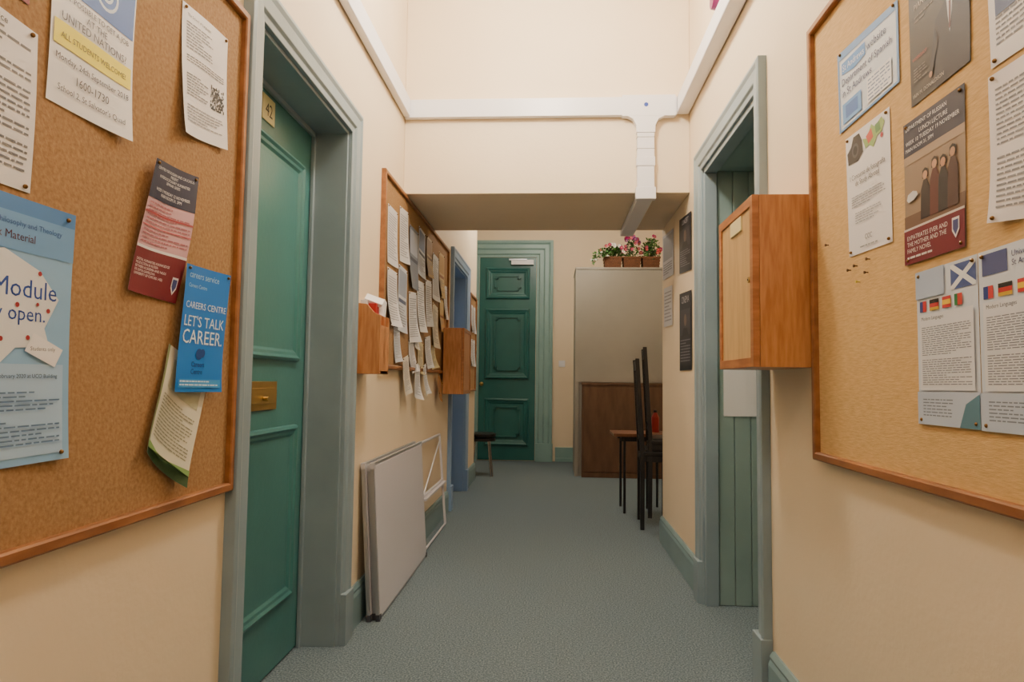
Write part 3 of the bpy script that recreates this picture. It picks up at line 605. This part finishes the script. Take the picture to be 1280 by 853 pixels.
# stacked black chairs
def chair(name, ox, oy, oz, rot):
    b = MB(); w = .40; d = .40; sh = .55; H = 1.235
    T = Matrix.Translation((ox, oy, oz)) @ Matrix.Rotation(rot, 4, 'Z')
    bx = lambda *a: b.box(*a, M_BLACK, T)
    for y in (-w / 2, w / 2 - .03):
        p = [(0, 0), (.030, 0), (.034, sh), (-.008, H), (-.036, H), (0, sh)]
        vs = [T @ Vector((x, y, z)) for x, z in p] + [T @ Vector((x, y + .03, z)) for x, z in p]
        b.mesh(vs, [tuple(range(6)), tuple(range(6, 12))] + [(i, (i + 1) % 6, 6 + (i + 1) % 6, 6 + i) for i in range(6)], M_BLACK)
        x0 = d - .035
        vs = [T @ Vector(q) for q in ((x0 + .008, y + .004, 0), (x0 + .03, y + .004, 0), (x0 + .03, y + .026, 0), (x0 + .008, y + .026, 0), (x0, y, sh - .02), (x0 + .035, y, sh - .02), (x0 + .035, y + .03, sh - .02), (x0, y + .03, sh - .02))]
        b.mesh(vs, [(0, 1, 2, 3), (4, 5, 6, 7), (0, 1, 5, 4), (1, 2, 6, 5), (2, 3, 7, 6), (3, 0, 4, 7)], M_BLACK)
        bx(.03, d - .03, y + .004, y + .026, sh - .065, sh - .02)
    bx(0.02, d + .012, -w / 2 - .004, w / 2 + .004, sh - .02, sh + .008)
    bx(.035, d, -w / 2 + .015, w / 2 - .015, sh + .008, sh + .022)
    bx(d - .03, d - .005, -w / 2 + .03, w / 2 - .03, sh - .065, sh - .02); bx(.005, .03, -w / 2 + .03, w / 2 - .03, sh - .065, sh - .02)
    def back(z0, z1, y0, y1, t=.014):
        f = lambda z: .006 - .036 * (z - sh) / (H - sh)
        vs = [T @ Vector((f(z) + dx, y, z)) for z in (z0, z1) for dx in (0, t) for y in (y0, y1)]
        b.mesh(vs, [(0, 1, 3, 2), (4, 6, 7, 5), (0, 4, 5, 1), (2, 3, 7, 6), (0, 2, 6, 4), (1, 5, 7, 3)], M_BLACK)
    back(1.15, 1.225, -w / 2 + .03, w / 2 - .03); back(.62, .66, -w / 2 + .03, w / 2 - .03)
    for k in range(5):
        y = -.13 + k * .065; back(.64, 1.17, y - .009, y + .009, .012)
    return b.build(name, bevel=.003)
c1 = chair('stacked_dining_chairs', .652, 5.13, 0, -0.07)
c2 = chair('upper_chair', .712, 5.125, .085, -0.10); c2.parent = c1
# side table behind chairs
b = MB(); M_TT = noisy('table_top_wood', (110, 66, 42), (136, 88, 56), 10, .35, stretch=(1, 6, 1))
b.box(.50, .95, 5.50, 5.90, .62, .645, M_TT)
for x in (.59, .90):
    for y in (5.54, 5.85): b.cyl((x, y, 0), (x, y, .62), .011, M_BLACK, 10)
b.box(.56, .92, 5.53, 5.56, .58, .62, M_BLACK); b.box(.56, .92, 5.84, 5.87, .58, .62, M_BLACK)
b.build('side_table', bevel=.002)
b = MB(); M_RED = flat((150, 30, 26), .4, name='red_plastic')
b.cyl((.865, 5.72, .645), (.865, 5.72, .77), .032, M_RED, 24); b.cyl((.865, 5.72, .77), (.865, 5.72, .81), .032, M_RED, 24, .014); b.cyl((.865, 5.72, .81), (.865, 5.72, .83), .015, M_BLACK, 16)
b.build('red_bottle')
# stool
b = MB(); cx, cy = -.79, 7.56
for z in (.46, .41):
    b.cyl((cx, cy, z - .022), (cx, cy, z + .008), .155, M_BLACK, 32); b.cyl((cx, cy, z + .008), (cx, cy, z + .018), .155, M_BLACK, 32, .13)
    for k in range(4):
        a = math.pi / 4 + k * math.pi / 2 + (.18 if z < .45 else 0); c, s = math.cos(a), math.sin(a)
        b.cyl((cx + .11 * c, cy + .11 * s, z - .02), (cx + .165 * c, cy + .165 * s, 0), .009, M_CHROME, 8)
b.build('stacked_stools')
b = MB(); b.box(.08, .165, YF - .01, YF, 1.26, 1.345, M_PVC); b.box(.105, .14, YF - .015, YF - .01, 1.285, 1.32, M_PVC); b.build('light_switch', bevel=.002)

# ------------------------------------------------------------------ lamps : opal glass globes on short stems
def globe_lamp(name, x, y, z, watts, col=(1, .90, .76), r=.13):
    b = MB(); mm, nt, p = base_mat('opal_glow'); p.inputs['Base Color'].default_value = (.9, .88, .82, 1)
    p.inputs['Emission Color'].default_value = (*col, 1); p.inputs['Emission Strength'].default_value = watts / (math.pi * 4 * math.pi * r * r)
    b.cyl((x, y, CE), (x, y, CE - .02), .05, M_BRASS, 24); b.cyl((x, y, CE - .02), (x, y, z + r - .01), .010, M_BRASS, 12); b.cyl((x, y, z + r - .01), (x, y, z + r + .02), .04, M_BRASS, 20)
    b.ball((x, y, z), r, mm, 16)
    return b.build(name, smooth=False)
globe_lamp('globe_pendant_lamp', -.05, 2.60, 3.02, 88)
globe_lamp('globe_pendant_lamp', -.05, -.6, 3.02, 44)
globe_lamp('globe_pendant_lamp', -.1, 6.9, 3.10, 64)
w = bpy.data.worlds.new('World'); bpy.context.scene.world = w; w.use_nodes = True
w.node_tree.nodes['Background'].inputs[0].default_value = (1, .9, .75, 1); w.node_tree.nodes['Background'].inputs[1].default_value = .3

# ------------------------------------------------------------------ camera
yaw, pitch, roll, f = 0.06121, 0.06065, 0.01247, 836.57
F = Vector((-math.sin(yaw) * math.cos(pitch), math.cos(yaw) * math.cos(pitch), math.sin(pitch)))
R0 = Vector((math.cos(yaw), math.sin(yaw), 0)); U0 = R0.cross(F)
R = R0 * math.cos(roll) + U0 * math.sin(roll); U = -R0 * math.sin(roll) + U0 * math.cos(roll)
cam = bpy.data.cameras.new('camera'); cam.sensor_width = 36; cam.lens = f / 1280 * 36; cam.clip_start = .02
o = bpy.data.objects.new('camera', cam); bpy.context.collection.objects.link(o)
o.matrix_world = Matrix(((R.x, U.x, -F.x, 0), (R.y, U.y, -F.y, 0), (R.z, U.z, -F.z, 1.05457), (0, 0, 0, 1)))
bpy.context.scene.camera = o
